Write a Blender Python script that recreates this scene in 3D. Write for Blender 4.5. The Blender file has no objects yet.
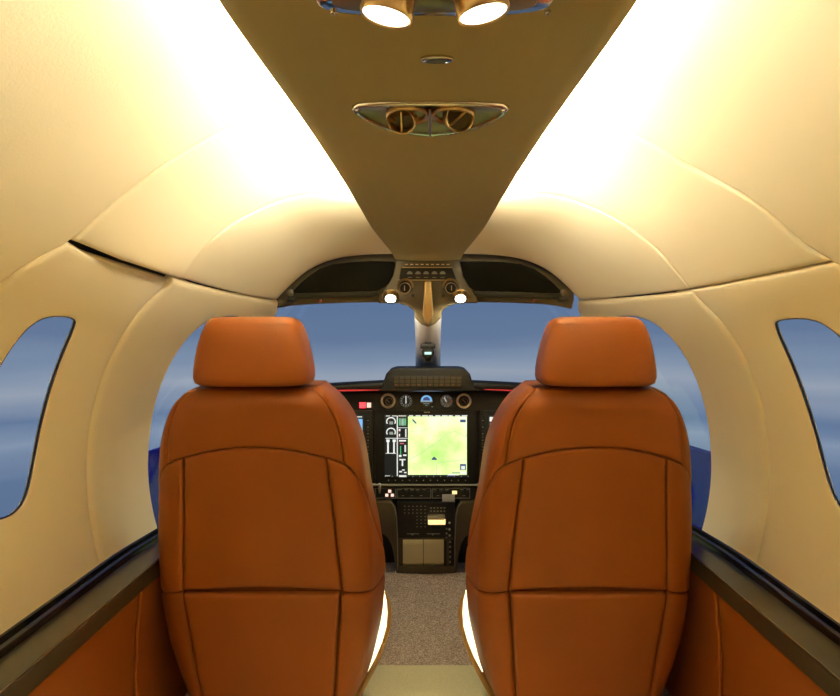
import bpy, bmesh, math, random
import numpy as np
from mathutils import Vector, Matrix
from mathutils.geometry import delaunay_2d_cdt
random.seed(4)
SC = bpy.context.scene
COL = SC.collection
CZ = 0.93                      # eye height above the cabin floor
CX, CY, FP = 428.0, 330.0, 600.0
# ------------------------------------------------------------------ camera
cam = bpy.data.cameras.new('camera'); camo = bpy.data.objects.new('camera', cam); COL.objects.link(camo)
camo.location = (0, 0, CZ); camo.rotation_euler = (math.pi/2, 0, 0)
cam.sensor_width = 36; cam.lens = 36*FP/840
cam.shift_x = (420-CX)/840; cam.shift_y = (CY-348)/840
cam.clip_start = 0.02; cam.clip_end = 200
SC.camera = camo
# ------------------------------------------------------------------ world
w = bpy.data.worlds.new('sky'); SC.world = w; w.use_nodes = True
nt = w.node_tree; N = nt.nodes; L = nt.links
bg = N['Background']
tc = N.new('ShaderNodeTexCoord'); sp = N.new('ShaderNodeSeparateXYZ'); L.new(tc.outputs['Generated'], sp.inputs[0])
mp = N.new('ShaderNodeMapping'); mp.inputs['Scale'].default_value = (1.2, 1.2, 11); L.new(tc.outputs['Generated'], mp.inputs[0])
nz = N.new('ShaderNodeTexNoise'); nz.inputs['Scale'].default_value = 1.6; nz.inputs['Detail'].default_value = 3; L.new(mp.outputs[0], nz.inputs[0])
ma = N.new('ShaderNodeMath'); ma.operation = 'MULTIPLY_ADD'; ma.inputs[1].default_value = 0.07; L.new(nz.outputs[0], ma.inputs[0])
L.new(sp.outputs[2], ma.inputs[2])
mr = N.new('ShaderNodeMapRange'); mr.inputs[1].default_value = -0.25; mr.inputs[2].default_value = 0.25
L.new(ma.outputs[0], mr.inputs[0])
cr = N.new('ShaderNodeValToRGB'); L.new(mr.outputs[0], cr.inputs[0])
e = cr.color_ramp.elements
e[0].position = 0; e[0].color = (.11, .17, .29, 1)
e[1].position = 1; e[1].color = (.10, .17, .34, 1)
for p, c in ((.16, (.12, .185, .31, 1)), (.25, (.24, .31, .42, 1)), (.31, (.13, .20, .33, 1)), (.41, (.32, .37, .45, 1)), (.47, (.22, .29, .40, 1)), (.55, (.135, .20, .325, 1)), (.64, (.118, .185, .315, 1))):
    q = e.new(p); q.color = c
L.new(cr.outputs[0], bg.inputs[0]); bg.inputs[1].default_value = 0.72
# ------------------------------------------------------------------ exposure
SC.view_settings.view_transform = 'Standard'; SC.view_settings.look = 'None'
SC.view_settings.gamma = 1; SC.view_settings.use_curve_mapping = False
SC.view_settings.exposure = 0.5
COVE = 235.0      # cove strip strength
LAMP_W = 16.0     # reading spot watts
SC.cycles.max_bounces = 10; SC.cycles.diffuse_bounces = 6; SC.cycles.transparent_max_bounces = 12

# ------------------------------------------------------------------ helpers
def P(px, py, D):
    return Vector(((px-CX)/FP*D, D, CZ+(CY-py)/FP*D))

def mat(name, col, rough=.5, metal=0, bump=0, bscale=200, var=0, vscale=8, emit=None, es=0, coat=0, spec=.5, alpha=None, stretch=None):
    m = bpy.data.materials.new(name); m.use_nodes = True
    n = m.node_tree.nodes; l = m.node_tree.links; b = n['Principled BSDF']
    b.inputs['Base Color'].default_value = (*col, 1); b.inputs['Roughness'].default_value = rough
    b.inputs['Metallic'].default_value = metal; b.inputs['Coat Weight'].default_value = coat
    b.inputs['Specular IOR Level'].default_value = spec
    t = n.new('ShaderNodeTexCoord'); src = t.outputs['Object']
    if stretch:
        q = n.new('ShaderNodeMapping'); q.inputs['Scale'].default_value = stretch; l.new(src, q.inputs[0]); src = q.outputs[0]
    if var or not bump:
        x = n.new('ShaderNodeTexNoise'); x.inputs['Scale'].default_value = vscale; x.inputs['Detail'].default_value = 5
        l.new(src, x.inputs[0]); r = n.new('ShaderNodeMix'); r.data_type = 'RGBA'
        v = var or .04
        r.inputs[6].default_value = (*[c*(1-v) for c in col], 1); r.inputs[7].default_value = (*[min(1, c*(1+v)) for c in col], 1)
        l.new(x.outputs[0], r.inputs[0]); l.new(r.outputs[2], b.inputs['Base Color'])
    if bump:
        x = n.new('ShaderNodeTexNoise'); x.inputs['Scale'].default_value = bscale; x.inputs['Detail'].default_value = 4
        l.new(src, x.inputs[0]); u = n.new('ShaderNodeBump'); u.inputs['Strength'].default_value = bump; u.inputs['Distance'].default_value = .002
        l.new(x.outputs[0], u.inputs['Height']); l.new(u.outputs[0], b.inputs['Normal'])
    if emit:
        b.inputs['Emission Color'].default_value = (*emit, 1); b.inputs['Emission Strength'].default_value = es
    return m

M = {}
M['cream'] = mat('cream_leatherette', (.86, .76, .50), .62, bump=.12, bscale=260, var=.03, vscale=5)
M['backing'] = mat('dark_backing', (.05, .04, .025), .8)
M['leather'] = mat('cognac_leather', (.275, .071, .0055), .48, spec=.36, bump=.22, bscale=330, var=.10, vscale=7)
M['leather2'] = mat('cognac_leather_body', (.20, .055, .008), .6, bump=.2, bscale=330)
M['stitch'] = mat('stitch_thread', (.25, .075, .012), .7)
M['panel'] = mat('olive_suede', (.31, .262, .11), .75, bump=.15, bscale=400, var=.05, vscale=60, stretch=(1, .25, 1))
M['ledge'] = mat('ledge_lacquer', (.033, .029, .019), .32, coat=.25, var=.05, vscale=30)
M['ledgedark'] = mat('ledge_groove', (.012, .011, .009), .25, coat=.5)
M['edge'] = mat('edge_metal', (.35, .33, .30), .25, metal=.9)
M['chrome'] = mat('chrome', (.62, .58, .52), .10, metal=1)
M['brass'] = mat('champagne_metal', (.62, .45, .22), .28, metal=1)
M['black'] = mat('black_panel', (.010, .010, .008), .42, spec=.35)
M['blackp'] = mat('black_plastic', (.011, .010, .006), .5, spec=.25)
M['olive'] = mat('bronze_plastic', (.070, .052, .022), .36, coat=.12)
M['visor'] = mat('smoked_glass', (.006, .006, .004), .12, spec=.03)
M['white'] = mat('white_mark', (.75, .75, .72), .5)
M['grey'] = mat('grey_mark', (.30, .28, .22), .5)
M['ringcream'] = mat('cream_ring', (.95, .82, .58), .4)
M['post'] = mat('pale_post', (.95, .93, .88), .5)
M['blue'] = mat('deep_blue', (.006, .011, .28), .85, spec=.05)
M['bowl'] = mat('satin_brass', (.26, .18, .07), .30, metal=.9)
M['silver'] = mat('brushed_steel', (.80, .74, .46), .28, metal=.75, bump=.1, bscale=90, stretch=(1, 1, 20))
M['greyplate'] = mat('grey_plate', (.35, .34, .30), .4)
def em(name, c, s): return mat(name, [q*.3 for q in c], .5, emit=c, es=s*(.8 if s < 2 else 1))
M['cove'] = em('cove_light', (1.0, .91, .73), COVE)
M['lamp'] = em('lamp_lens', (1.0, .93, .78), 6)
M['lamp2'] = em('console_lamp_lens', (1.0, .97, .88), 12)
M['red'] = em('red_light', (1.0, .04, .05), 2.2)
M['redline'] = em('red_reflection', (.75, .03, .03), .6)
M['rose'] = em('rose_light', (1.0, .62, .5), 1.1)
M['amber'] = em('amber_light', (1.0, .72, .30), 1.3)
M['sblue'] = em('screen_blue', (.20, .48, .85), .9)
M['swhite'] = em('screen_white', (.80, .84, .82), .85)
M['sgrey'] = em('screen_grey', (.35, .40, .38), .6)
M['sgreen'] = em('screen_green', (.10, .65, .25), .7)
M['sblack'] = em('screen_black', (.012, .016, .016), .5)
M['sred'] = em('screen_red', (.75, .22, .22), .7)
M['snavy'] = em('screen_navy', (.06, .10, .28), .6)
M['sroad'] = em('screen_road', (.42, .58, .35), .7)
M['tan'] = mat('tan_leather', (.60, .40, .16), .45)
M['sidelight'] = em('base_strip_lens', (1.0, .84, .50), 2.0)

def mapmat():
    m = bpy.data.materials.new('moving_map'); m.use_nodes = True
    n = m.node_tree.nodes; l = m.node_tree.links; b = n['Principled BSDF']
    t = n.new('ShaderNodeTexCoord'); x = n.new('ShaderNodeTexNoise'); x.inputs['Scale'].default_value = 9; x.inputs['Detail'].default_value = 7; x.inputs['Roughness'].default_value = .55
    l.new(t.outputs['Object'], x.inputs[0])
    c = n.new('ShaderNodeValToRGB'); l.new(x.outputs[0], c.inputs[0]); el = c.color_ramp.elements
    el[0].position = .32; el[0].color = (.36, .74, .14, 1); el[1].position = .72; el[1].color = (.98, .98, .66, 1)
    q = el.new(.50); q.color = (.66, .92, .32, 1)
    b.inputs['Base Color'].default_value = (.02, .03, .02, 1)
    l.new(c.outputs[0], b.inputs['Emission Color']); b.inputs['Emission Strength'].default_value = 1.0
    return m
M['map'] = mapmat()
def carpet():
    m = mat('carpet', (.30, .225, .15), .95, bump=.8, bscale=240, spec=.1)
    n = m.node_tree.nodes; l = m.node_tree.links; b = n['Principled BSDF']
    t = n.new('ShaderNodeTexCoord'); x = n.new('ShaderNodeTexNoise'); x.inputs['Scale'].default_value = 260; x.inputs['Detail'].default_value = 3
    l.new(t.outputs['Object'], x.inputs[0]); c = n.new('ShaderNodeValToRGB'); l.new(x.outputs[0], c.inputs[0])
    c.color_ramp.elements[0].position = .35; c.color_ramp.elements[0].color = (.20, .145, .10, 1)
    c.color_ramp.elements[1].position = .66; c.color_ramp.elements[1].color = (.66, .53, .40, 1)
    l.new(c.outputs[0], b.inputs['Base Color'])
    return m
M['carpet'] = carpet()
def glassmat():
    m = bpy.data.materials.new('window_glass'); m.use_nodes = True
    n = m.node_tree.nodes; l = m.node_tree.links; n.clear()
    o = n.new('ShaderNodeOutputMaterial'); x = n.new('ShaderNodeMixShader'); a = n.new('ShaderNodeBsdfTransparent'); g = n.new('ShaderNodeBsdfGlossy')
    a.inputs[0].default_value = (.95, .97, 1, 1); g.inputs['Roughness'].default_value = .03
    x.inputs[0].default_value = .035; l.new(a.outputs[0], x.inputs[1]); l.new(g.outputs[0], x.inputs[2]); l.new(x.outputs[0], o.inputs[0])
    return m
M['glass'] = glassmat()

def worigin(o):
    v = Vector((0, 0, 0))
    while o: v += o.location; o = o.parent
    return v
def obj(name, vs, fs, m, parent=None, smooth=True, origin=None, sharp=None):
    me = bpy.data.meshes.new(name)
    if parent is None:
        off = Vector(origin) if origin is not None else sum((Vector(v) for v in vs), Vector())/len(vs)
    else: off = worigin(parent)
    me.from_pydata([tuple(Vector(v)-off) for v in vs], [], [list(f) for f in fs]); me.validate()
    if isinstance(m, (list, tuple)):
        for q in m: me.materials.append(q)
    else: me.materials.append(m)
    bm = bmesh.new(); bm.from_mesh(me); bmesh.ops.recalc_face_normals(bm, faces=bm.faces); bm.to_mesh(me); bm.free()
    if smooth:
        me.polygons.foreach_set('use_smooth', [True]*len(me.polygons))
        me.set_sharp_from_angle(angle=math.radians(sharp or 40))
    o = bpy.data.objects.new(name, me); COL.objects.link(o)
    if parent is None: o.location = off
    else: o.parent = parent
    return o
def empty(name, loc, label=None, cat=None, kind=None, group=None):
    o = bpy.data.objects.new(name, None); COL.objects.link(o); o.location = loc; o.empty_display_size = .05
    if label: o['label'] = label
    if cat: o['category'] = cat
    if kind: o['kind'] = kind
    if group: o['group'] = group
    return o
def tag(o, label, cat, group=None):
    o['label'] = label; o['category'] = cat
    if group: o['group'] = group
    return o
def merge(*parts):
    vs, fs = [], []
    for v, f in parts:
        k = len(vs); vs += [Vector(q) for q in v]; fs += [[i+k for i in g] for g in f]
    return vs, fs
def bevelled(vs, fs, b, seg=2, ang=30):
    bm = bmesh.new(); bv = [bm.verts.new(v) for v in vs]
    for f in fs: bm.faces.new([bv[i] for i in f])
    bmesh.ops.recalc_face_normals(bm, faces=bm.faces)
    es = [x for x in bm.edges if len(x.link_faces) == 2 and x.calc_face_angle(0) > math.radians(ang)]
    if b > 0: bmesh.ops.bevel(bm, geom=es, offset=b, segments=seg, affect='EDGES', profile=.5, clamp_overlap=True)
    bm.verts.index_update()
    v = [x.co.copy() for x in bm.verts]; f = [[q.index for q in x.verts] for x in bm.faces]; bm.free()
    return v, f
def box(a, b, bev=0, seg=2):
    x0, y0, z0 = a; x1, y1, z1 = b
    v = [(x0,y0,z0),(x1,y0,z0),(x1,y1,z0),(x0,y1,z0),(x0,y0,z1),(x1,y0,z1),(x1,y1,z1),(x0,y1,z1)]
    f = [(0,3,2,1),(4,5,6,7),(0,1,5,4),(1,2,6,5),(2,3,7,6),(3,0,4,7)]
    return bevelled(v, f, bev, seg) if bev else ([Vector(q) for q in v], f)
def prism(pts, vec, bev=0, seg=2):
    """outline of 3-D points pushed along vec"""
    n = len(pts); vec = Vector(vec)
    v = [Vector(p) for p in pts] + [Vector(p)+vec for p in pts]
    f = [list(range(n)), list(range(2*n-1, n-1, -1))] + [[i, (i+1) % n, (i+1) % n+n, i+n] for i in range(n)]
    return bevelled(v, f, bev, seg) if bev else (v, f)
def pxbox(x0, y0, x1, y1, D, t, bev=0):
    """a plate standing across the cabin at depth D with thickness t towards the nose"""
    a = P(x0, y1, D); b = P(x1, y0, D)
    return box((a.x, D, a.z), (b.x, D+t, b.z), bev)
def pxprism(pts, D, t, bev=0, seg=2):
    return prism([P(x, y, D) for x, y in pts], (0, t, 0), bev, seg)
def tube(path, r, n=8, closed=False):
    path = [Vector(p) for p in path]; m = len(path); vs, fs = [], []; up = None
    for i, p in enumerate(path):
        if closed: t = path[(i+1) % m]-path[i-1]
        else: t = path[min(i+1, m-1)]-path[max(i-1, 0)]
        t.normalize()
        if up is None: up = Vector((0, 0, 1)) if abs(t.z) < .9 else Vector((0, 1, 0))
        a = t.cross(up).normalized(); up = a.cross(t).normalized()
        rr = r[i] if isinstance(r, (list, tuple)) else r
        for k in range(n):
            q = 2*math.pi*k/n; vs.append(p+a*math.cos(q)*rr+up*math.sin(q)*rr)
    for i in range(m if closed else m-1):
        j = (i+1) % m
        for k in range(n): fs.append([i*n+k, i*n+(k+1) % n, j*n+(k+1) % n, j*n+k])
    if not closed: fs += [list(range(n))[::-1], [(m-1)*n+k for k in range(n)]]
    return vs, fs
def lathe(c, axis, prof, n=32, cap=True, sx=1):
    """prof: list of (radius, along axis)"""
    c = Vector(c); axis = Vector(axis).normalized()
    a = axis.cross(Vector((0, 0, 1)) if abs(axis.z) < .95 else Vector((0, 1, 0))).normalized(); b = axis.cross(a)
    vs, fs = [], []
    for r, h in prof:
        for k in range(n):
            q = 2*math.pi*k/n; vs.append(c+axis*h+a*(math.cos(q)*r*sx)+b*(math.sin(q)*r))
    for i in range(len(prof)-1):
        for k in range(n): fs.append([i*n+k, i*n+(k+1) % n, (i+1)*n+(k+1) % n, (i+1)*n+k])
    if cap: fs += [list(range(n))[::-1], [(len(prof)-1)*n+k for k in range(n)]]
    return vs, fs

def interp(x, tab, smooth=True):
    """monotone cubic through a table"""
    xs = [t[0] for t in tab]; ys = [t[1] for t in tab]
    if x <= xs[0]: return ys[0]
    if x >= xs[-1]: return ys[-1]
    i = max(k for k in range(len(xs)-1) if xs[k] <= x)
    h = xs[i+1]-xs[i]; d = [(ys[k+1]-ys[k])/(xs[k+1]-xs[k]) for k in range(len(xs)-1)]
    def sl(k):
        if k == 0: return d[0]
        if k == len(xs)-1: return d[-1]
        return 0 if d[k-1]*d[k] <= 0 else 2*d[k-1]*d[k]/(d[k-1]+d[k])
    t = (x-xs[i])/h
    return ((2*t**3-3*t*t+1)*ys[i]+(t**3-2*t*t+t)*h*sl(i)+(-2*t**3+3*t*t)*ys[i+1]+(t**3-t*t)*h*sl(i+1))

def each(name, m, parent, shapes):
    for v, f in shapes: o = obj(name, v, f, m, parent, smooth=False)
    return o
# ------- sheet of upholstery: any outline on any curved surface, with rolled edges
def densify(poly, s):
    out = []
    for i in range(len(poly)):
        a = np.array(poly[i], float); b = np.array(poly[(i+1) % len(poly)], float)
        n = max(1, int(math.ceil(np.linalg.norm(b-a)/s)))
        for k in range(n): out.append(a+(b-a)*k/n)
    return np.array(out)
def smooth_poly(poly, it=2):
    p = [np.array(q, float) for q in poly]
    for _ in range(it):
        q = []
        for i in range(len(p)):
            a, b = p[i], p[(i+1) % len(p)]; q += [a*.75+b*.25, a*.25+b*.75]
        p = q
    return p
def pip(pts, poly):
    x, y = pts[:, 0], pts[:, 1]; c = np.zeros(len(pts), bool); n = len(poly)
    for i in range(n):
        x0, y0 = poly[i]; x1, y1 = poly[(i+1) % n]
        if y0 == y1: continue
        m = ((y0 > y) != (y1 > y)) & (x < (x1-x0)*(y-y0)/(y1-y0)+x0); c ^= m
    return c
def dist(pts, poly):
    d = np.full(len(pts), 1e9); n = len(poly)
    for i in range(n):
        a = poly[i]; b = poly[(i+1) % n]; ab = b-a; L2 = max(1e-12, ab@ab)
        t = np.clip(((pts-a)@ab)/L2, 0, 1); q = a+t[:, None]*ab
        d = np.minimum(d, np.hypot(*(pts-q).T))
    return d
def sheet(surf, outline, holes=(), r=.012, h=.008, rim=.02, step=.02, bstep=.010, hr=None, hh=None, lift=0, normal_sign=1):
    """surf(u,v)->Vector; returns verts, faces.  lift>0 raises towards the room"""
    hr = hr or r; hh = hh or h
    loops = [densify(outline, bstep)] + [densify(q, bstep) for q in holes]
    def inside(pts):
        m = pip(pts, loops[0])
        for q in loops[1:]: m &= ~pip(pts, q)
        return m
    extra = []
    for li, lp in enumerate(loops):
        rr = r if li == 0 else hr
        t = np.roll(lp, -1, 0)-np.roll(lp, 1, 0); nn = np.stack([-t[:, 1], t[:, 0]], 1); nn /= np.maximum(1e-9, np.hypot(*nn.T))[:, None]
        for fr in (.18, .5, 1.0):
            for s in (1, -1):
                q = lp+nn*s*rr*fr; ok = inside(q)
                q = q[ok]
                if len(q):
                    dd = np.min([dist(q, o) for o in loops], 0); extra.append(q[dd > rr*fr*.9])
    lo, hi = loops[0].min(0), loops[0].max(0)
    gx = np.arange(lo[0]+step/2, hi[0], step); gy = np.arange(lo[1]+step/2, hi[1], step)
    g = np.array([(a, b+(i % 2)*0) for i, a in enumerate(gx) for b in gy]) if len(gx) and len(gy) else np.zeros((0, 2))
    if len(g):
        g = g[inside(g)]
        if len(g):
            dd = np.min([dist(g, o) for o in loops], 0); g = g[dd > max(r, hr)+step*.35]
    allp = list(loops)+extra+([g] if len(g) else [])
    pts = np.concatenate(allp)
    edges = []; k = 0
    for lp in loops:
        n = len(lp); edges += [(k+i, k+(i+1) % n) for i in range(n)]; k += n
    co, eo, fo, vo, _, _ = delaunay_2d_cdt([Vector(p) for p in pts], edges, [], 0, 1e-6)
    co = np.array([(c.x, c.y) for c in co]); cen = np.array([co[list(f)].mean(0) for f in fo]); ok = inside(cen)
    faces = [list(f) for f, o in zip(fo, ok) if o]
    d0 = dist(co, loops[0]); off = np.zeros(len(co))
    def roll(d, rr, hh): 
        q = np.clip(1-d/rr, 0, 1); return -hh*(1-np.sqrt(1-q*q))
    off += roll(d0, r, h)
    dmin = d0.copy()
    for q in loops[1:]:
        dq = dist(co, q); off += roll(dq, hr, hh); dmin = np.minimum(dmin, dq)
    vs = []; ns = []
    E = 1e-3
    for (u, v), o in zip(co, off):
        p = surf(u, v); a = surf(u+E, v)-surf(u-E, v); b = surf(u, v+E)-surf(u, v-E); n = a.cross(b)
        n = n.normalized()*normal_sign if n.length > 0 else Vector((0, 0, 1))
        lf = lift(u, v) if callable(lift) else lift
        vs.append(p+n*(o+lf)); ns.append(n)
    # rim
    cnt = {}
    for f in faces:
        for i in range(3):
            a, b = f[i], f[(i+1) % 3]; cnt[(a, b)] = 1
    be = [(a, b) for (a, b) in cnt if (b, a) not in cnt]
    new = {}
    def nv(i):
        if i not in new: new[i] = len(vs); vs.append(vs[i]-ns[i]*rim)
        return new[i]
    rf = []
    if rim:
        for a, b in be: rf.append([b, a, nv(a), nv(b)])
    return vs, faces+rf

# ------------------------------------------------------------------ fuselage form
CC = -.31      # section centre height relative to the eye
RT = [(-1.6, .73), (1.3, .73), (1.5, .715), (1.7, .675), (1.86, .617), (2.1, .54), (2.7, .36)]
ZT = [(-1.6, .50), (1.1, .48), (1.3, .43), (1.5, .36), (1.72, .285), (1.87, .232), (2.2, .20)]
def Rad(D): return interp(D, RT)
def smin(a, b, k):
    h = max(k-abs(a-b), 0)/k; return min(a, b)-h*h*k*.25
def shell(side):
    def f(D, v):
        th = v/.73; R = Rad(D)
        z = CC+R*math.cos(th); z = smin(z, interp(D, ZT), .07)
        return Vector((side*R*math.sin(th), D, CZ+z))
    return f
def vz(D, z):  # arc coordinate of a height (relative to the eye)
    return .73*math.acos(max(-1, min(1, (z-CC)/Rad(D))))
VB = 1.52      # lower edge of the lining
def curve(tab):   # tab: (v, D)
    return lambda v: interp(v, tab)

def seam_pts(D_of_v, v0, v1, n=24):
    return [(D_of_v(v0+(v1-v0)*i/n), v0+(v1-v0)*i/n) for i in range(n+1)]

for side, nm in ((-1, 'left'), (1, 'right')):
    S = shell(side); ns = 1 if side > 0 else -1
    root = empty('wall_'+nm, (side*.7, .4, CZ-.3), kind='structure')
    # horizontal seam height at a station
    H = lambda D: interp(D, [(.9, .142 if side < 0 else .100), (1.39, .121 if side < 0 else .092), (1.86, .090)])
    if side > 0:
        vh = vz(.9, .10)
        Afun = curve([(0.02, 1.03), (.45, 1.01), (.58, .957), (.68, .928), (vh, .895), (vh+.07, .875), (1.0, .86), (VB, .86)])
    else:
        vh = vz(.96, .142)
        Afun = curve([(0.02, 1.02), (.45, 1.0), (.62, .979), (vh, .966), (vh+.06, .905), (vh+.12, .872), (1.0, .84), (VB, .83)])
    vB = vz(1.39, H(1.39))
    Bfun = curve([(0.02, 1.60), (.22, 1.52), (.36, 1.47), (.52, 1.41), (.64, 1.39), (vB, 1.388), (vB+.10, 1.335), (.92, 1.30), (1.05, 1.29), (VB, 1.30)])
    g = .0012
    vhA = vz(Afun(vh), H(Afun(vh)))
    top = 0.02
    # aft lining
    pts = [(-1.35, top), (-1.35, VB)] + [(d-g, v) for d, v in seam_pts(Afun, VB, top, 60)]
    v, f = sheet(S, pts, r=.011, h=.006, rim=.015, step=.04, bstep=.014, normal_sign=ns); 
    obj('lining_panel', v, f, M['cream'], root, sharp=70)
    # upper middle panel
    da, db = Afun(vh), Bfun(vB)
    hs = [(da+(db-da)*i/16, vz(da+(db-da)*i/16, H(da+(db-da)*i/16))) for i in range(17)]
    lowcut = .004 if side < 0 else .0015
    pts = [(d+g, v) for d, v in seam_pts(Afun, top, hs[0][1]-lowcut, 40)] + [(d, v-lowcut) for d, v in hs[1:-1]] + [(d-g, v) for d, v in seam_pts(Bfun, hs[-1][1]-lowcut, top, 40)]
    lf = (lambda u, v: .016*max(0, 1-(max(0, vh-v)/.16))**2*max(0, min(1, (u-.99)/.12)) ) if side < 0 else 0
    v, f = sheet(S, pts, r=.011, h=.006, rim=.02, step=.02, normal_sign=ns, lift=lf)
    obj('lining_panel', v, f, M['cream'], root, sharp=70)
    # front upper panel
    hf = [(db+(1.86-db)*i/14, vz(db+(1.86-db)*i/14, H(db+(1.86-db)*i/14))) for i in range(15)]
    pts = [(d+g, v) for d, v in seam_pts(Bfun, top, hf[0][1]-.0015, 40)] + [(d, v-.0015) for d, v in hf[1:]] + [(1.86, top)]
    v, f = sheet(S, pts, r=.009, h=.005, rim=.02, step=.02, normal_sign=ns)
    obj('lining_panel', v, f, M['cream'], root, sharp=70)
    # cabin window panel
    if side < 0:
        wz = [(1.124, -.040), (1.124, .004), (1.112, .022), (1.030, .024), (.992, .006), (.966, -.045), (.952, -.11), (.947, -.17), (.954, -.24), (.975, -.295), (1.01, -.322), (1.06, -.328), (1.095, -.308), (1.112, -.25), (1.120, -.15)]
    else:
        wz = [(1.145, -.030), (1.143, .004), (1.130, .018), (1.030, .020), (.985, .004), (.950, -.045), (.934, -.11), (.928, -.17), (.937, -.24), (.96, -.29), (1.00, -.315), (1.045, -.325), (1.085, -.305), (1.110, -.25), (1.130, -.15)]
    hole = smooth_poly([(d, vz(d, z)) for d, z in wz], 2)
    if side < 0: hs = [(d, v+(.008*min(1, max(0, (d-da)/.06)))) for d, v in hs]; hs[-1] = (hs[-1][0]-.018, hs[-1][1]+.012)
    pts = [(d, v+.0015) for d, v in hs[:-1]] + ([(hs[-1][0], hs[-1][1])] if side < 0 else []) + [(d-g, v) for d, v in seam_pts(Bfun, hs[-1][1]+(.02 if side < 0 else .0015), VB, 40)] + [(d+g, v) for d, v in seam_pts(Afun, VB, vhA+.0015, 40)[:-1]]
    v, f = sheet(S, pts, [hole], r=.013, h=.007, rim=.006, step=.018, hr=.010, hh=.003, normal_sign=ns)
    obj('lining_panel', v, f, M['cream'], root, sharp=70)
    wr = empty('window_1' if side < 0 else 'window_2', S(1.04, vz(1.04, -.15)), kind='structure')
    def outp(loop, o, surf=S, nsg=ns):
        res = []
        for u, vv in loop:
            a = surf(u+.001, vv)-surf(u-.001, vv); b = surf(u, vv+.001)-surf(u, vv-.001)
            res.append(surf(u, vv)+a.cross(b).normalized()*nsg*(-o))
        return res
    cen = np.mean(hole, 0)
    v, f = tube(outp([tuple(cen+(np.array(q)-cen)*1.0) for q in hole], .0045), .0022, 8, True)
    obj('gasket', v, f, M['blackp'], wr)
    v, f = tube(outp([tuple(cen+(np.array(q)-cen)*.997) for q in hole], .0022), .0008, 6, True)
    obj('trim_ring', v, f, M['edge'], wr)
    v, f = sheet(S, [tuple(cen+(np.array(q)-cen)*1.01) for q in hole], r=.001, h=0, rim=0, step=.03, lift=-.007, normal_sign=ns)
    obj('pane', v, f, M['glass'], wr)
    # cockpit side panel with its big side window
    cw = [(1.492, -.60), (1.490, -.40), (1.500, -.28), (1.510, -.17), (1.535, -.07), (1.575, -.005), (1.64, .032), (1.72, .040), (1.80, .035), (1.845, .0), (1.87, -.08), (1.92, -.20), (1.98, -.34), (1.98, -.60)]
    hole2 = smooth_poly([(d, vz(d, z)) for d, z in cw[1:-1]], 2)
    cw2 = [(d+(.034 if side < 0 else .020)*max(0, min(1, (1.75-d)/.2)), vz(d, z)) for d, z in cw]
    hole2 = [tuple(q) for q in hole2]
    hole2 = smooth_poly(cw2, 2)
    fe = [(1.86, .0885), (1.884, .086), (1.914, .058), (1.930, 0), (1.965, -.1), (2.0, -.2), (2.06, -.3), (2.16, -.45), (2.2, -.55)]
    fe = [(d, vz(d, z)+.0015) for d, z in fe]
    pts = [(d, v+.0015) for d, v in hf[:-1]] + fe + [(2.2, VB)] + [(d+g, v) for d, v in seam_pts(Bfun, VB, hf[0][1]+.0015, 40)[:-1]]
    v, f = sheet(S, pts, [hole2], r=.020, h=.014, rim=.008, step=.02, hr=.010, hh=.004, normal_sign=ns)
    obj('lining_panel', v, f, M['cream'], root, sharp=70)
    wr = empty('window_3' if side < 0 else 'window_4', S(1.7, vz(1.7, -.15)), kind='structure')
    cen = np.mean(hole2, 0)
    v, f = sheet(S, [tuple(cen+(np.array(q)-cen)*1.04) for q in hole2], r=.001, h=0, rim=0, step=.03, lift=-.009, normal_sign=ns)
    obj('pane', v, f, M['glass'], wr)
    v, f = tube(outp(hole2, .006), .002, 8, True)
    obj('gasket', v, f, M['blackp'], wr)
    # deep blue sill panel in the lower part of the side window opening
    z0 = -.315
    bp = [(1.46, z0), (1.75, z0), (2.0, z0), (2.05, -.61), (1.46, -.61)]
    v, f = sheet(S, [(d, vz(d, z)) for d, z in bp], r=.008, h=.004, rim=.008, step=.03, lift=-.014, normal_sign=ns)
    o = obj('sill_panel', v, f, M['blue'], origin=S(1.7, vz(1.7, -.45)))
    tag(o, 'deep blue sill panel under the %s cockpit side window, just outboard of the %s seat' % (nm, nm), 'panel')
    # dark backing behind the seams
    fb = [(d, v) for d, v in fe]
    pts = [(-1.35, 0.0), (-1.35, VB), (2.2, VB)] + fe[::-1] + [(1.86, hf[-1][1]), (1.85, 0.0)]
    wc = np.mean(hole, 0); cc = np.mean(hole2, 0)
    def blift(u, v):
        q = min(max(abs(u-wc[0])/.13, abs(v-wc[1])/.23), max(abs(u-cc[0])/.28, abs(v-cc[1])/.36))
        return -.0085-.0215*max(0, min(1, (q-.9)/.3))
    h1 = [tuple(np.mean(hole, 0)+(np.array(q)-np.mean(hole, 0))*1.08) for q in hole]
    h2 = [tuple(cen+(np.array(q)-cen)*1.06) for q in hole2]
    h2 = [(d, min(v, VB-.02)) for d, v in h2]
    v, f = sheet(S, pts, [h1, h2], r=.002, h=0, rim=0, step=.035, bstep=.02, lift=blift, normal_sign=ns)
    obj('outer_skin', v, f, M['backing'], root)
    # nose side below the windscreen
    vs, fs = [], []
    ds = [2.19+.06*i for i in range(9)]
    for D in ds:
        for k in range(14): vs.append(S(min(D, 2.68), vz(D, -.28)+(1.72-vz(D, -.28))*k/13))
    for i in range(len(ds)-1):
        for k in range(13): fs.append([i*14+k, i*14+k+1, (i+1)*14+k+1, (i+1)*14+k])
    obj('nose_lining', vs, fs, M['blackp'], root)
    # lower wall under the ledge, cognac leather, bowed like the hull
    def LW(D, s, side=side):
        z = -.557-(s)*.37; w0 = .613
        return Vector((side*(w0+.012*math.sin(math.pi*min(1, s))-.0*s*s), D, CZ+z))
    lw = empty('sidewall_panel', (side*.6, .8, CZ-.75), 'cognac leather lower wall panel beneath the %s dark ledge' % nm, 'wall panel')
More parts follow.
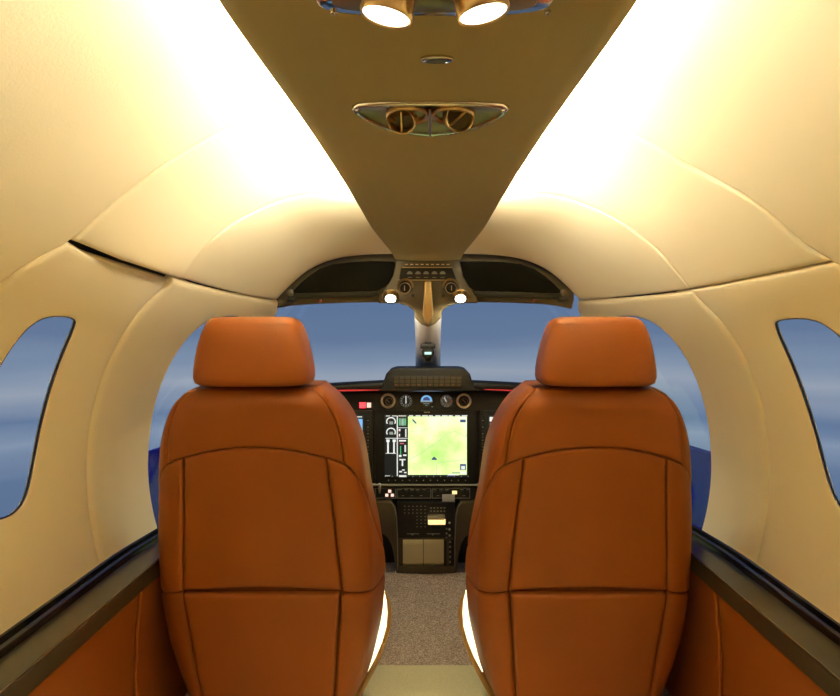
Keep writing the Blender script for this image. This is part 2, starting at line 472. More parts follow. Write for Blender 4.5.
    for a, b in ((-1.3, 1.28), (1.283, 2.15)):
        q = [(a, 0), (b, 0), (b, 1), (a, 1)]
        vs, fs = sheet(lambda u, v: LW(u, v), q, r=.02, h=.006, rim=.01, step=.05, bstep=.02, normal_sign=ns)
        obj('leather_cover', vs, fs, M['leather'], lw, sharp=70)
    vs, fs = tube([LW(1.2815, s)+Vector((-side*.000, 0, 0)) for s in [i/20 for i in range(21)]], .0035, 6)
    obj('piping', vs, fs, M['leather'], lw)

    # ledge
    yb = [(-1.3, 1.2695), (1.270, 1.72)]
    led = empty('side_ledge', (side*.65, .8, CZ-.53), 'glossy dark brown ledge running along the %s cabin wall beneath the windows' % nm, 'ledge')
    zt = -.516
    for a, b in yb:
        def outer(y): return min(.715, math.sqrt(max(0, (Rad(y)+.004)**2-(zt-CC)**2)))
        ys = [a+(b-a)*i/10 for i in range(11)]
        def strip(prof, name, m, bev=0):
            vs, fs = [], []; n = len(prof)
            for y in ys:
                ox = outer(y); 
                for t, dz in prof:
                    x = t if t < 1 else ox-(t-1)
                    ix = min(.607, ox-.085); x = ix+t if t < 1 else ox-(t-1)
                    vs.append(Vector((side*x, y, CZ+zt+dz)))
            for i in range(len(ys)-1):
                for k in range(n): fs.append([i*n+k, i*n+(k+1) % n, (i+1)*n+(k+1) % n, (i+1)*n+k])
            fs += [list(range(n)), [(len(ys)-1)*n+k for k in range(n)][::-1]]
            return obj(name, vs, fs, m, led, sharp=25)
        strip([(0, -.038), (0, -.004), (.003, 0), (.008, 0), (1.030, -.002), (1.030, -.038)], 'top_board', M['ledge'])
        strip([(1.0, -.03), (1.031, -.03), (1.031, .000), (1.028, .010), (1.023, .013), (1.018, .010), (1.014, .001), (1.006, .001), (1.004, .012), (1.0, .014)], 'rail', M['ledgedark'])
        vs, fs = tube([Vector((side*(min(.607, outer(y)-.085)+.0015), y, CZ+zt-.0008)) for y in ys], .0013, 6)
        obj('edge_trim', vs, fs, M['edge'], led)

# floor, rear bulkhead, belly
v, f = box((-.66, -1.4, -.02), (.66, 2.75, 0)); o = obj('floor', v, f, M['carpet'], smooth=False); o['kind'] = 'structure'
v, f = prism([(-.58, -1.3, .001), (.58, -1.3, .001), (.58, 1.15, .001), (.165, 1.15, .001), (.165, 1.655, .001), (-.165, 1.655, .001), (-.165, 1.15, .001), (-.58, 1.15, .001)], (0, 0, .005), .0015, 2)  # aisle floor section, paler and yellower than the floor ahead
o = obj('aisle_floor', v, f, mat('pale_floor', (.66, .61, .35), .95, bump=.6, bscale=300, spec=.1, var=.15, vscale=200)); tag(o, 'pale yellowish floor section of the cabin aisle ending just behind the taupe cockpit floor', 'carpet')
v, f = box((-.8, -1.42, -.02), (.8, -1.36, 1.5)); o = obj('wall_back', v, f, M['cream'], smooth=False); o['kind'] = 'structure'
v, f = box((-.55, 2.62, 0), (.55, 2.66, .64)); o = obj('wall_front', v, f, M['black'], smooth=False); o['kind'] = 'structure'

# ------------------------------------------------------------------ ceiling panel
CP = [(-1.35, .357, .235), (.2, .357, .232), (.645, .355, .2275), (.986, .346, .208), (1.25, .330, .190), (1.525, .303, .170), (1.66, .279, .155), (1.76, .252, .130), (1.82, .228, .108), (1.845, .212, .099)]
def cph(D): return interp(D, [(c[0], c[1]) for c in CP])
def cpw(D): return interp(D, [(c[0], c[2]) for c in CP])
def ceil(D, t): # t in -1..1
    a = abs(t)
    return Vector((cpw(D)*t, D, CZ+cph(D)+.004*a*a*a))
vs, fs = [], []
Ds = [-1.35+.1*i for i in range(20)]+[.65+.03*i for i in range(37)]+[1.76+.012*i for i in range(8)]
Ds = sorted(set(round(d, 4) for d in Ds if d < 1.846)); Ts = [-1+.1*i for i in range(21)]
prof = []
for D in Ds:
    row = [ceil(D, t) for t in Ts]; wd = cpw(D)
    e1 = [Vector((wd+.003, D, CZ+cph(D)+.008)), Vector((wd+.001, D, CZ+cph(D)+.014)), Vector((wd-.01, D, CZ+cph(D)+.017))]
    e0 = [Vector((-q.x, q.y, q.z)) for q in e1[::-1]]
    vs += e0+row+e1
n = len(Ts)+6
for i in range(len(Ds)-1):
    for k in range(n): fs.append([i*n+k, i*n+(k+1) % n, (i+1)*n+(k+1) % n, (i+1)*n+k])
fs += [list(range(n))[::-1], [(len(Ds)-1)*n+k for k in range(n)]]
o = obj('ceiling', vs, fs, M['panel'], sharp=60); o['kind'] = 'structure'
for side, nm in ((-1, 'left'), (1, 'right')):
    path = [Vector((side*(cpw(D)-.022), D, CZ+cph(D)+.024)) for D in [-1.3+.07*i for i in range(42)] if D < 1.56]
    v, f = tube(path, .0055, 6); o = obj('cove_light', v, f, M['cove'])
    tag(o, 'long warm cove light strip behind the %s edge of the olive ceiling panel' % nm, 'light')

# ------------------------------------------------------------------ seats
HW = [(-.905, .170), (-.88, .190), (-.77, .221), (-.69, .236), (-.583, .243), (-.48, .241), (-.38, .233), (-.262, .219), (-.215, .206), (-.17, .185), (-.138, .159), (-.118, .128)]
YR = [(-.905, 1.385), (-.88, 1.375), (-.70, 1.335), (-.58, 1.312), (-.38, 1.278), (-.26, 1.253), (-.12, 1.218)]
RC = .055
def seat_surface(cx, inner):
    def f(a, z):
        w = interp(z, HW); s = 1 if a >= 0 else -1; t = abs(a); rc = RC
        bulge = .0
        k = w-rc
        if t <= k: x = t; y = 0
        elif t <= k+rc*math.pi/2:
            q = (t-k)/rc; x = k+rc*math.sin(q); y = rc*(1-math.cos(q))
        else: x = w+(.20 if s == inner else -.04)*(t-k-rc*math.pi/2)*max(0, min(1, (-.36-z)/.2)); y = rc+(t-k-rc*math.pi/2)
        y += .16*x*x*1.2
        ov = max(0, (z+.165)/.047); ov = min(ov, .999)
        y += .045*(1-math.sqrt(1-ov*ov))
        return Vector((cx+s*x, interp(z, YR)+y, CZ+z))
    return f
def amax(z): return interp(z, HW)-RC+RC*math.pi/2+.095
def arch(a):
    t = abs(a)
    return -.246-.025*(t/.151)**2 if t < .188 else -.246-.025*(.188/.151)**2-(t-.188)*(.55+.8*min(1, (t-.188)/.06))
def edge_c(z): return interp(z, [(-.575, .176), (-.276, .151)])
def pock(z): return interp(z, [(-.89, .146), (-.580, .172)])
ZB = -.903; ZTOP = -.1185
def make_seat(cx, nm, inner):
    S = seat_surface(cx, inner)
    lab = {'left': 'cognac leather cockpit seat on the left, nearest the blue-lit flight display', 'right': 'cognac leather cockpit seat on the right of the aisle'}[nm]
    root = empty('cockpit_seat', (cx, 1.55, 0), lab, 'seat')
    g = .0012
    def sh(pts, name, r=.009, h=.0042, lift=0, step=.016, m='leather', rim=.012):
        v, f = sheet(S, pts, r=r, h=h, rim=rim, step=step, bstep=.009, lift=lift, normal_sign=1)
        return obj(name, v, f, M[m], root, sharp=75)
    def lin(a, b, n): return [a+(b-a)*i/n for i in range(n+1)]
    # gusset boundary measured back from the outline
    gb = lambda z: interp(z, [(-.32, .191), (-.285, .189), (-.20, .180), (-.15, .158), (-.118, .128)])
    # yoke above the arch
    zc = next(z for z in lin(-.2, -.35, 300) if z <= arch(gb(z)))
    pts = [(-gb(z)+g, z) for z in lin(zc+g, ZTOP, 30)] + [(gb(z)-g, z) for z in lin(ZTOP, zc+g, 30)] + [(a, arch(a)+g) for a in lin(gb(zc)-g, -gb(zc)+g, 60)[1:-1]]
    sh(pts, 'yoke_panel', r=.009, h=.004)
    for s in (-1, 1):
        # shoulder gusset
        ac = lambda a: arch(a)
        zs = lin(ZTOP, zc+g, 30)
        p = [(s*(gb(z)+g), z) for z in zs]
        za = next(z for z in lin(-.25, -.6, 700) if z <= arch(amax(z)))
        p += [(s*a, arch(a)+g) for a in lin(gb(zc)+g, amax(za), 24)[1:]]
        p += [(s*amax(z), z) for z in lin(za+.004, ZTOP, 30)[1:]]
        sh(p, 'shoulder_panel', r=.009, h=.004)
        # side bolster cover
        zj = -.576; ze = -.598
        p = [(s*a, arch(a)-g) for a in lin(edge_c(-.274)+g, amax(za), 36)]
        p += [(s*amax(z), z) for z in lin(za-.006, ze, 24)[1:]]
        aj = edge_c(zj)
        p += [(s*(aj+(amax(ze)-aj)*t), zj+(ze-zj)*min(1, t*1.6)) for t in lin(1, 0, 16)[1:-1]]
        p += [(s*(edge_c(z)+g), z) for z in lin(zj, arch(edge_c(-.274))-.004, 24)]
        sh(p, 'bolster', r=.010, h=.005)
        # lower side cover
        p = [(s*(pock(-.580)+.006), zj-.004)]
        p += [(s*(aj+(amax(ze)-aj)*t), zj+(ze-zj)*min(1, t*1.6)-2*g) for t in lin(.06, 1, 16)]
        p += [(s*amax(z), z) for z in lin(ze-.006, ZB, 24)[1:]]
        p += [(s*(pock(z)+.003), z) for z in lin(ZB, zj-.012, 24)]
        sh(p, 'lower_side_cover', r=.012, h=.006)
    # centre panel with hollow lower edge above the pocket
    p = [(a, arch(a)-g) for a in lin(-edge_c(-.274)+g, edge_c(-.274)-g, 40)]
    p += [(edge_c(z)-g, z) for z in lin(-.281, -.574, 24)]
    p += [(a, -.574+.010*(1-(a/.175)**2)) for a in lin(.172, -.172, 30)]
    p += [(-edge_c(z)+g, z) for z in lin(-.574, -.281, 24)]
    sh(p, 'centre_panel', r=.011, h=.006)
    # pocket
    p = [(a, -.579+.001*(1-(a/.17)**2)) for a in lin(-.169, .169, 24)]
    p += [(pock(z)-g, z) for z in lin(-.583, ZB, 24)]
    p += [(a, ZB) for a in lin(pock(ZB)-.01, -pock(ZB)+.01, 16)]
    p += [(-pock(z)+g, z) for z in lin(ZB, -.583, 24)]
    sh(p, 'map_pocket', r=.010, h=.007, lift=lambda a, z: .007)
    # solid body behind the covers
    vs, fs = [], []
    zl = lin(ZB+.002, ZTOP-.002, 40); na = 40
    for z in zl:
        am = amax(z)
        ring = [S(-am+2*am*i/na, z)+Vector((0, .013, 0)) for i in range(na+1)]
        ring = [Vector((cx+(q.x-cx)*.955, q.y, q.z)) for q in ring]
        front = ring[0].y+.012
        wf = abs(ring[0].x-cx)
        fr = [Vector((cx+wf*math.cos(math.pi*i/12), front+.022*math.sin(math.pi*i/12)-.035*math.exp(-((math.cos(math.pi*i/12)*wf)/.13)**2)*0, z+CZ)) for i in range(0, 13)]
        vs += ring+fr[1:-1]
    n = na+1+11
    for i in range(len(zl)-1):
        for k in range(n): fs.append([i*n+k, i*n+(k+1) % n, (i+1)*n+(k+1) % n, (i+1)*n+k])
    fs += [list(range(n)), [(len(zl)-1)*n+k for k in range(n)][::-1]]
    obj('backrest_body', vs, fs, M['leather2'], root, sharp=60)
    # double stitching along the shoulder seams
    for s in (-1, 1):
        sv = []
        for off in (-.0075, .0075):
            zs = lin(ZTOP-.012, zc+.012, 44)
            for i in range(0, len(zs)-1):
                z0, z1 = zs[i], zs[i]+(zs[i+1]-zs[i])*.62
                q = []
                for z in (z0, z1):
                    a = s*(gb(z)+off); pnt = S(a, z); q.append(pnt+Vector((0, -.0004, 0))+Vector((s*.0002, 0, .0002)))
                sv.append(tube(q, .0007, 4))
        v, f = merge(*sv); o = obj('stitching', v, f, M['stitch'], root)
    # headrest: lofted cushion
    hr = [(-.1155, .100, .062, 0), (-.1145, .110, .066, 0), (-.110, .1175, .071, 0), (-.100, .1205, .073, 0), (-.083, .1200, .074, .002), (-.06, .1165, .074, .003), (-.035, .1115, .072, .004), (-.008, .104, .069, .006), (.009, .097, .065, .008), (.018, .091, .059, .009), (.0240, .083, .050, .010), (.0268, .070, .036, .011)]
    vs, fs = [], []; n = 56; yc = 1.275
    for z, hw, hd, lean in hr:
        for k in range(n):
            q = 2*math.pi*k/n; c, s_ = math.cos(q), math.sin(q); ex = 2/4.2
            x = hw*math.copysign(abs(c)**ex, c); y = hd*math.copysign(abs(s_)**ex, s_)
            x *= 1+.10*max(0, y/hd)*0
            vs.append(Vector((cx+x+(-.004 if cx < 0 else .004)*(z+.12)/.14, yc+y+lean, CZ+z+.001)))
    for i in range(len(hr)-1):
        for k in range(n): fs.append([i*n+k, i*n+(k+1) % n, (i+1)*n+(k+1) % n, (i+1)*n+k])
    fs += [list(range(n))[::-1], [(len(hr)-1)*n+k for k in range(n)]]
    ho = obj('headrest', vs, fs, M['leather'], root, sharp=80)
    sv = []
    zz, hw, hd = .0125, .092, .0630
    for i in range(56):
        x0 = cx-.084+.168*i/56; x1 = x0+.0021
        yy = lambda x: yc+.0085-hd*(1-min(.999, abs((x-cx)/.096))**4.2)**(1/4.2)
        sv.append(tube([Vector((x0, yy(x0)-.0004, CZ+zz)), Vector((x1, yy(x1)-.0004, CZ+zz))], .0007, 4))
    v, f = merge(*sv); obj('stitching', v, f, M['stitch'], ho)
    for s in (-1, 1):
        v, f = tube([Vector((cx+s*.055, 1.285, CZ-.16)), Vector((cx+s*.055, 1.285, CZ-.1195))], .006, 10)
        obj('headrest_stem', v, f, M['chrome'], root)
    # cushion, base
    v, f = box((cx-.205, 1.50, CZ-.63), (cx+.195 if cx < 0 else cx+.205, 1.93, CZ-.50), .035, 5)
    if cx > 0: v = [Vector((max(q.x, cx-.195), q.y, q.z)) for q in v]
    obj('seat_cushion', v, f, M['leather'], root, sharp=60)
    v, f = box((cx-.165, 1.46, CZ-.90), (cx+.165, 1.88, CZ-.63), .02, 3); obj('seat_base', v, f, M['leather2'], root)
    for s in (-1, 1):
        v, f = box((cx+s*.13-.018, 1.42, 0), (cx+s*.13+.018, 1.95, .03), .004); obj('floor_rail', v, f, M['blackp'], root)
    # lit side shield facing the aisle
    s = inner
    Y = 1.515
    mx = (lambda x: x) if nm == 'left' else (lambda x: 850-x)
    inn = [(383, 592), (384.5, 602), (384, 614), (381, 630), (377, 645), (372.5, 660), (368.5, 671)]
    out = [(384.5, 592), (388, 600), (389.5, 612), (388.5, 626), (384, 642), (378, 657), (370.5, 672)]
    mid = [(384, 592), (387, 600.5), (388.2, 612), (386.6, 626), (382, 642), (376, 657), (369.6, 672)]
    poly = [P(mx(x-9), y, Y) for x, y in inn]+[P(mx(x), y, Y) for x, y in mid[::-1]]
    v, f = prism(poly, (0, .012, 0)); l1 = obj('side_shield', v, f, M['sidelight'], root); l1['label'] = 'glowing pale lens'
    poly = [P(mx(x-6), y, Y) for x, y in mid]+[P(mx(x), y, Y) for x, y in out[::-1]]
    pth = [P(mx(x), y, Y+.004) for x, y in out]+[P(mx(366), 680, Y), P(mx(361), 690, Y), P(mx(357), 697, Y)]
    v, f = tube(pth, [.003, .0055, .0065, .0065, .0065, .007, .008, .008, .007, .006], 10)
    obj('shield_trim', v, f, M['tan'], root)
    v, f = prism([P(mx(a), b, Y+.006) for a, b in ((340, 600), (380, 590), (386, 610), (380, 640), (368, 672), (356, 696), (340, 700))], (0, .02, 0)); obj('base_cover', v, f, M['leather'], root)
    return root
make_seat(-.365, 'left', 1)
make_seat(.352, 'right', -1)

# ------------------------------------------------------------------ windscreen surround, header, post
hd_low = [(277, 308), (290, 305.5), (310, 304), (345, 302.5), (380, 302), (398, 303), (408, 306), (414, 311), (415, 318), (421, 324), (428, 327), (435, 324), (441, 318), (442, 311), (448, 306), (458, 303), (480, 302), (510, 302.5), (545, 304), (560, 306), (572, 309)]
hd_up = [(574, 300), (574, 286), (560, 270), (535, 252), (500, 242), (460, 240), (400, 240), (350, 242), (315, 252), (290, 270), (276, 286), (275, 298)]
HD = 1.885
v, f = pxprism(hd_low+hd_up, HD, .03, .003); o = obj('trim_1', v, f, M['olive']); o['kind'] = 'structure'
# windscreen panes
for side, nm in ((-1, 5), (1, 6)):
    vs, fs = [], []; nu, nv_ = 14, 12
    for i in range(nu+1):
        t = i/nu
        tp = Vector((side*(.015+.44*t), 1.91-.0*t, CZ+.10-.02*t)); bt = Vector((side*(.03+.47*t), 2.62-.50*t*t, CZ-.25))
        for k in range(nv_+1):
            q = k/nv_; p = tp.lerp(bt, q); p += Vector((side*.03*math.sin(math.pi*q)*t, .05*math.sin(math.pi*q), .02*math.sin(math.pi*q))); vs.append(p)
    for i in range(nu):
        for k in range(nv_): a = i*(nv_+1)+k; fs.append([a, a+1, a+nv_+2, a+nv_+1])
    o = obj('window_%d' % nm, vs, fs, M['glass']); o['kind'] = 'structure'
# centre post
vs = []
for q, w0 in ((0, .043), (.5, .045), (1.0, .052)):
    D = 1.905+.56*q; z = CZ+interp(q, [(0, .06), (1, -.20)])
    vs += [Vector((-w0, D, z)), Vector((-w0*.6, D-.016, z-.01)), Vector((w0*.6, D-.016, z-.01)), Vector((w0, D, z)), Vector((w0, D+.03, z+.015)), Vector((-w0, D+.03, z+.015))]
fs = []
for i in range(2):
    for k in range(6): fs.append([i*6+k, i*6+(k+1) % 6, (i+1)*6+(k+1) % 6, (i+1)*6+k])
fs += [list(range(6))[::-1], [12+k for k in range(6)]]
o = obj('trim_2', vs, fs, M['post'], sharp=60); o['kind'] = 'structure'
# compass on the post
t = empty('magnetic_compass', P(428, 350, 2.14), 'small black compass mounted on the pale windscreen centre post', 'compass')
D = 2.085
v, f = pxbox(425, 338, 431, 347, D, .05, .002); obj('mount', v, f, M['blackp'], t)
v, f = pxbox(420.5, 344, 435.5, 348.5, D-.004, .02, .003); obj('cross_bar', v, f, M['blackp'], t)
v, f = lathe(P(428, 353, D-.025), (0, 1, 0), [(.001, 0), (.014, .001), (.021, .008), (.022, .03), (.018, .05)], 24); obj('housing', v, f, M['blackp'], t)
v, f = pxbox(424.5, 352, 431.5, 354.5, D-.028, .004, .001); obj('lit_scale', v, f, em('compass_scale', (.45, .95, .80), .8), t)
v, f = pxbox(425, 358, 431, 362, D-.006, .02, .002); obj('adjuster', v, f, M['blackp'], t)

# visors
vis = [(292, 292), (300, 283.5), (309, 276), (320, 268.5), (333, 264), (350, 262), (372, 261), (394.5, 261.5), (396, 269), (391, 281), (384, 287), (378, 290.5), (360, 292.5), (325, 294), (295, 294.5)]
for k, nm in ((0, 'left'), (1, 'right')):
    mx = (lambda x: x) if k == 0 else (lambda x: 854-x)
    t = empty('sun_visor', P(mx(345), 280, 1.872), 'dark glossy smoked sun visor stowed above the %s windscreen' % nm, 'sun visor')
    v, f = pxprism([(mx(a), b) for a, b in vis], 1.874, .010, .001, 1)
    o = obj('smoked_panel', v, f, M['visor'], t)
    v, f = pxprism([(mx(a), b) for a, b in ((292, 293.5), (378, 291), (379, 295), (372, 297), (300, 299), (291, 298))], 1.868, .012, .002); obj('pivot_bar', v, f, M['blackp'], t)
    v, f = lathe(P(mx(291.5), 299, 1.862), (1, 0, 0), [(.004, -.014), (.009, -.012), (.010, .004), (.006, .016)], 16); obj('hinge', v, f, M['blackp'], t)
    v, f = lathe(P(mx(289), 293, 1.862), (0, 1, 0), [(.006, 0), (.013, .003), (.013, .02)], 16); obj('hinge_cap', v, f, M['olive'], t)
    v, f = lathe(P(mx(320), 300.8, 1.879), (0, 1, 0), [(.001, 0), (.0035, .001), (.005, .008)], 14); o = obj('red_knob', v, f, mat('dull_red', (.35, .03, .015), .4), t)
# overhead console
t = empty('overhead_console', P(428, 285, 1.86), 'bronze overhead console with switches, two air vents and two lamps between the visors', 'console')
D = 1.848
con = [(397, 258), (459, 258), (461, 266), (463, 276), (470, 288), (477, 298), (478, 303), (458, 303), (448, 306), (441, 311), (440, 318), (434, 324), (428, 326.5), (422, 324), (416, 318), (415, 311), (408, 306), (398, 303), (378, 303), (379, 298), (386, 288), (393, 276), (395, 266)]
v, f = pxprism(con, D+.004, .018, .003, 3); obj('housing', v, f, M['olive'], t, sharp=50)
v, f = pxprism([(401, 268), (452, 268), (456, 280), (399, 280)], D-.001, .006, .001); sw = obj('switch_panel', v, f, M['blackp'], t)
each('panel_edge', M['brass'], sw, [*[pxbox(a, b, c, d, D-.002, .003) for a, b, c, d in ((402, 267, 452, 267.8), (398.5, 279.6, 456.5, 280.4))]])
for i in range(5):
    x = 409.8+i*8.2
    v, f = prism([P(x+2.9*math.cos(math.pi*j/8), 274-2.9*math.sin(math.pi*j/8), D-.006) for j in range(9)], (0, .006, 0), .0005, 1); obj('rocker_switch', v, f, M['greyplate'], sw)
each('switch_caption', M['grey'], sw, [*[pxbox(407.6+i*8.2, 277, 411.8+i*8.2, 277.7, D-.0025, .002) for i in range(5)]])
each('legend_mark', M['ringcream'], t, [*[pxbox(405+i*5.2, 264, 408+i*5.2, 264.8, D+.003, .002) for i in range(9)]])
for s in (-1, 1):
    x = 428+s*22.5
    v, f = lathe(P(x, 286.5, D-.004), (s*.1, 1, .25), [(.0245, 0), (.0255, .002), (.024, .006), (.020, .004), (.0195, 0)], 32, cap=False); vt = obj('air_vent', v, f, M['brass'], t)
    v, f = lathe(P(x+s*1, 287.5, D-.006), (s*.1, 1, .25), [(.013, .004), (.0155, 0), (.017, .003), (.017, .012)], 28, cap=True); obj('vent_ball', v, f, M['blackp'], vt)
    v, f = tube([P(x+s*1, 285.5, D-.008), P(x+s*1, 290.5, D-.008)], .0012, 6); obj('vane', v, f, M['ringcream'], vt)
    v, f = lathe(P(x+s*.5, 288, D-.004), (0, 1, .25), [(.0155, -.002), (.0168, -.004), (.0176, -.001)], 28, cap=False); obj('vent_rim', v, f, M['ringcream'], vt)
    x = 425.5+s*35
    v, f = lathe(P(x, 297, D-.004), (0, .9, .45), [(.0235, 0), (.0245, .003), (.0235, .008), (.018, .006)], 32, cap=False); vt = obj('spot_lamp', v, f, M['brass'], t)
    v, f = lathe(P(x, 298.3, D-.014), (0, .55, 1), [(.0165, -.004), (.0175, 0), (.0175, .018)], 28, cap=False); obj('lamp_barrel', v, f, M['brass'], vt)
    v, f = lathe(P(x, 299.2, D-.020), (0, -.75, -1), [(.0158, -.004), (.0158, .0), (.011, .0015)], 28); obj('lens', v, f, M['lamp2'], vt)
    ld = bpy.data.lights.new('console_beam', 'SPOT'); ld.energy = 3.6; ld.color = (1, .90, .68); ld.spot_size = math.radians(150); ld.spot_blend = .4; ld.shadow_soft_size = .015
    lo_ = bpy.data.objects.new('console_beam', ld); COL.objects.link(lo_); lo_.parent = vt; lo_.location = P(x, 299.2, D-.020)+Vector((0, -.006, -.006))-worigin(vt)
    lo_.rotation_euler = Vector((0, .18, -1)).to_track_quat('-Z', 'Y').to_euler()
    v, f = lathe(P(428+s*15.5, 295.5, D-.002), (0, 1, 0), [(.001, 0), (.005, .001), (.006, .006)], 16); obj('jack_socket', v, f, M['black'], t)
v, f = prism([P(a, b, D-.012) for a, b in ((424.5, 281), (431.5, 281), (432.5, 300), (433.5, 314), (431, 322), (428, 325), (425, 322), (422.5, 314), (423.5, 300))], (0, .02, 0), .005, 3); o = obj('grab_handle', v, f, M['brass'], t, sharp=60)
# ------------------------------------------------------------------ glareshield + instrument panel
ip = empty('instrument_panel', (0, 2.25, CZ-.35), 'black instrument panel with flight displays spanning the nose below the windscreen', 'instrument panel')
D0 = 2.20
pan = [(270, 392), (578, 392), (590, 430), (585, 496), (270, 496), (262, 430)]
v, f = pxprism(pan, D0, .03, .004); obj('panel_board', v, f, M['black'], ip)
# glareshield brow sweeping across
vs, fs = [], []; nx = 40
for i in range(nx+1):
    px = 262+ (592-262)*i/nx; u = abs(px-428)/165
    yt = 379.5+9*u**1.6; 
    front = P(px, yt, 2.13); lo = P(px, yt+10.5-2*u, 2.13)
    xx = front.x
    vs += [Vector((xx, 2.20, lo.z-.004)), Vector((xx, 2.13, lo.z)), Vector((xx, 2.122, lo.z+.010)), Vector((xx, 2.122, front.z-.010)), Vector((xx, 2.13, front.z-.002)), Vector((xx, 2.16, front.z)), Vector((xx*.98, 2.62-.40*u*u, front.z-.06)), Vector((xx*.98, 2.62-.40*u*u, front.z-.09)), Vector((xx, 2.22, lo.z-.004))]
for i in range(nx):
    for k in range(9): fs.append([i*9+k, i*9+(k+1) % 9, (i+1)*9+(k+1) % 9, (i+1)*9+k])
fs += [list(range(9)), [nx*9+k for k in range(9)][::-1]]
obj('glareshield', vs, fs, M['blackp'], ip, sharp=60)
hood = [(378, 391), (382, 388), (384, 380), (386, 374), (390, 369.5), (396, 368), (460, 368), (466, 369.5), (470, 374), (472, 380), (475, 388), (480, 391)]
v, f = pxprism(hood, 2.095, .12, .008, 4); ho = obj('annunciator_hood', v, f, M['blackp'], ip, sharp=50)
v, f = pxbox(393, 376, 463, 387.5, 2.092, .006, .001); ap = obj('annunciator_panel', v, f, M['black'], ho)
each('annunciator_tile', mat('tile', (.045, .036, .018), .3), ap, [*[pxbox(394+i*5.7, 376.8+j*3.5, 398.6+i*5.7, 379.4+j*3.5, 2.0905, .002) for i in range(12) for j in range(3)]])
each('tile_mark', mat('tile_red', (.25, .05, .02), .4), ap, [*[pxbox(395.4+i*11.4, 384.2, 396.6+i*11.4, 385.2, 2.0895, .001) for i in range(6)]])
for a, b, y0, y1 in ((318, 380, 391, 390), (484, 524, 389.5, 391)):
    v, f = tube([P(a, y0, 2.118), P((a+b)/2, (y0+y1)/2-.1, 2.118), P(b, y1, 2.118)], [.0022, .003, .001] if a < 400 else [.001, .002, .0025], 6); o = obj('brow_reflection', v, f, M['redline'], ip); o['label'] = 'thin red reflection drawn as a glowing line'  # red reflection along the glareshield edge, put in as a glowing tube
def disc(px, py, rpx, D, t=.003, n=32): return lathe(P(px, py, D), (0, 1, 0), [(rpx/FP*D, 0), (rpx/FP*D, t)], n)
def ringo(px, py, r0, r1, D, t=.006, n=36):
    k = D/FP; return lathe(P(px, py, D), (0, 1, 0), [(r0*k, t), (r0*k, .001), ((r0*.6+r1*.4)*k, -.001), ((r0*.2+r1*.8)*k, 0), (r1*k, .003), (r1*k, t)], n, cap=False)
D = D0-.006
for x, nm in ((388, 'l'), (464, 'r')):
    v, f = ringo(x, 401, 5.4, 7.6, D-.004, .008); vt = obj('air_outlet', v, f, M['ringcream'], ip)
    v, f = disc(x, 401, 5.5, D+.003); obj('outlet_core', v, f, M['black'], vt)
    v, f = ringo(x+1.2 if nm == 'l' else x+.3, 401.6, 3.0, 3.9, D-.001, .003); obj('inner_ring', v, f, mat('inner_brass', (.20, .14, .06), .4), vt)
    v, f = tube([P(x-1.3, 399.6, D-.003), P(x+1.6, 402.8, D-.003)], .0014, 6); obj('vane', v, f, M['greyplate'], vt)
def dial(x, kind):
    v, f = disc(x, 401, 6.2, D, .01); g_ = obj({'a': 'airspeed_dial', 'h': 'attitude_dial', 't': 'altimeter_dial'}[kind], v, f, M['black'] if kind != 't' else mat('altimeter_face', (.16, .15, .13), .4), ip)
    if kind == 'h':
        k = [P(x+5.8*math.cos(math.pi*j/14), 401-5.8*math.sin(math.pi*j/14)+.2, D-.002) for j in range(15)]
        v, f = prism(k, (0, .002, 0)); obj('sky_half', v, f, M['sblue'], g_)
        k = [P(x+3.6*math.cos(math.pi*j/10), 399.5-3.6*math.sin(math.pi*j/10)+1, D-.0028) for j in range(11)]
        v, f = prism(k, (0, .001, 0)); obj('inner_sky', v, f, M['snavy'], g_)
        each('horizon_mark', M['sgrey'], g_, [pxbox(x-6, 401, x+6, 402.2, D-.0025, .002), pxbox(x-3, 403.5, x+3, 404, D-.0025, .002), pxbox(x-1, 405.3, x+1, 405.8, D-.0025, .002), pxbox(x+5, 406.5, x+6.5, 407.2, D-.0025, .002)])
    else:
        tk = []
        for j in range(12 if kind == 'a' else 10):
            q = 2*math.pi*j/(12 if kind == 'a' else 10); c, s = math.cos(q), math.sin(q)
            tk.append(tube([P(x+c*3.9, 401+s*3.9, D-.001), P(x+c*5.4, 401+s*5.4, D-.001)], .0016, 5))
        each('scale_tick', M['sgrey'], g_, [*tk])
        v, f = ringo(x, 401, 5.7, 6.3, D-.002, .004); obj('dial_rim', v, f, M['grey'], g_)
        v, f = tube([P(x, 403.5 if kind == 'a' else 402, D-.003), P(x if kind == 'a' else x-2.2, 396 if kind == 'a' else 397.6, D-.003)], .0016, 6); obj('needle', v, f, M['swhite'], g_)
        if kind == 't':
            v, f = tube([P(x+3.6, 398.8, D-.002), P(x+4.3, 401, D-.002), P(x+3.4, 403.6, D-.002)], .0022, 6); obj('red_arc', v, f, mat('dial_red', (.35, .12, .08), .5), g_)
dial(406, 'a'); dial(426.5, 'h'); dial(446.5, 't')
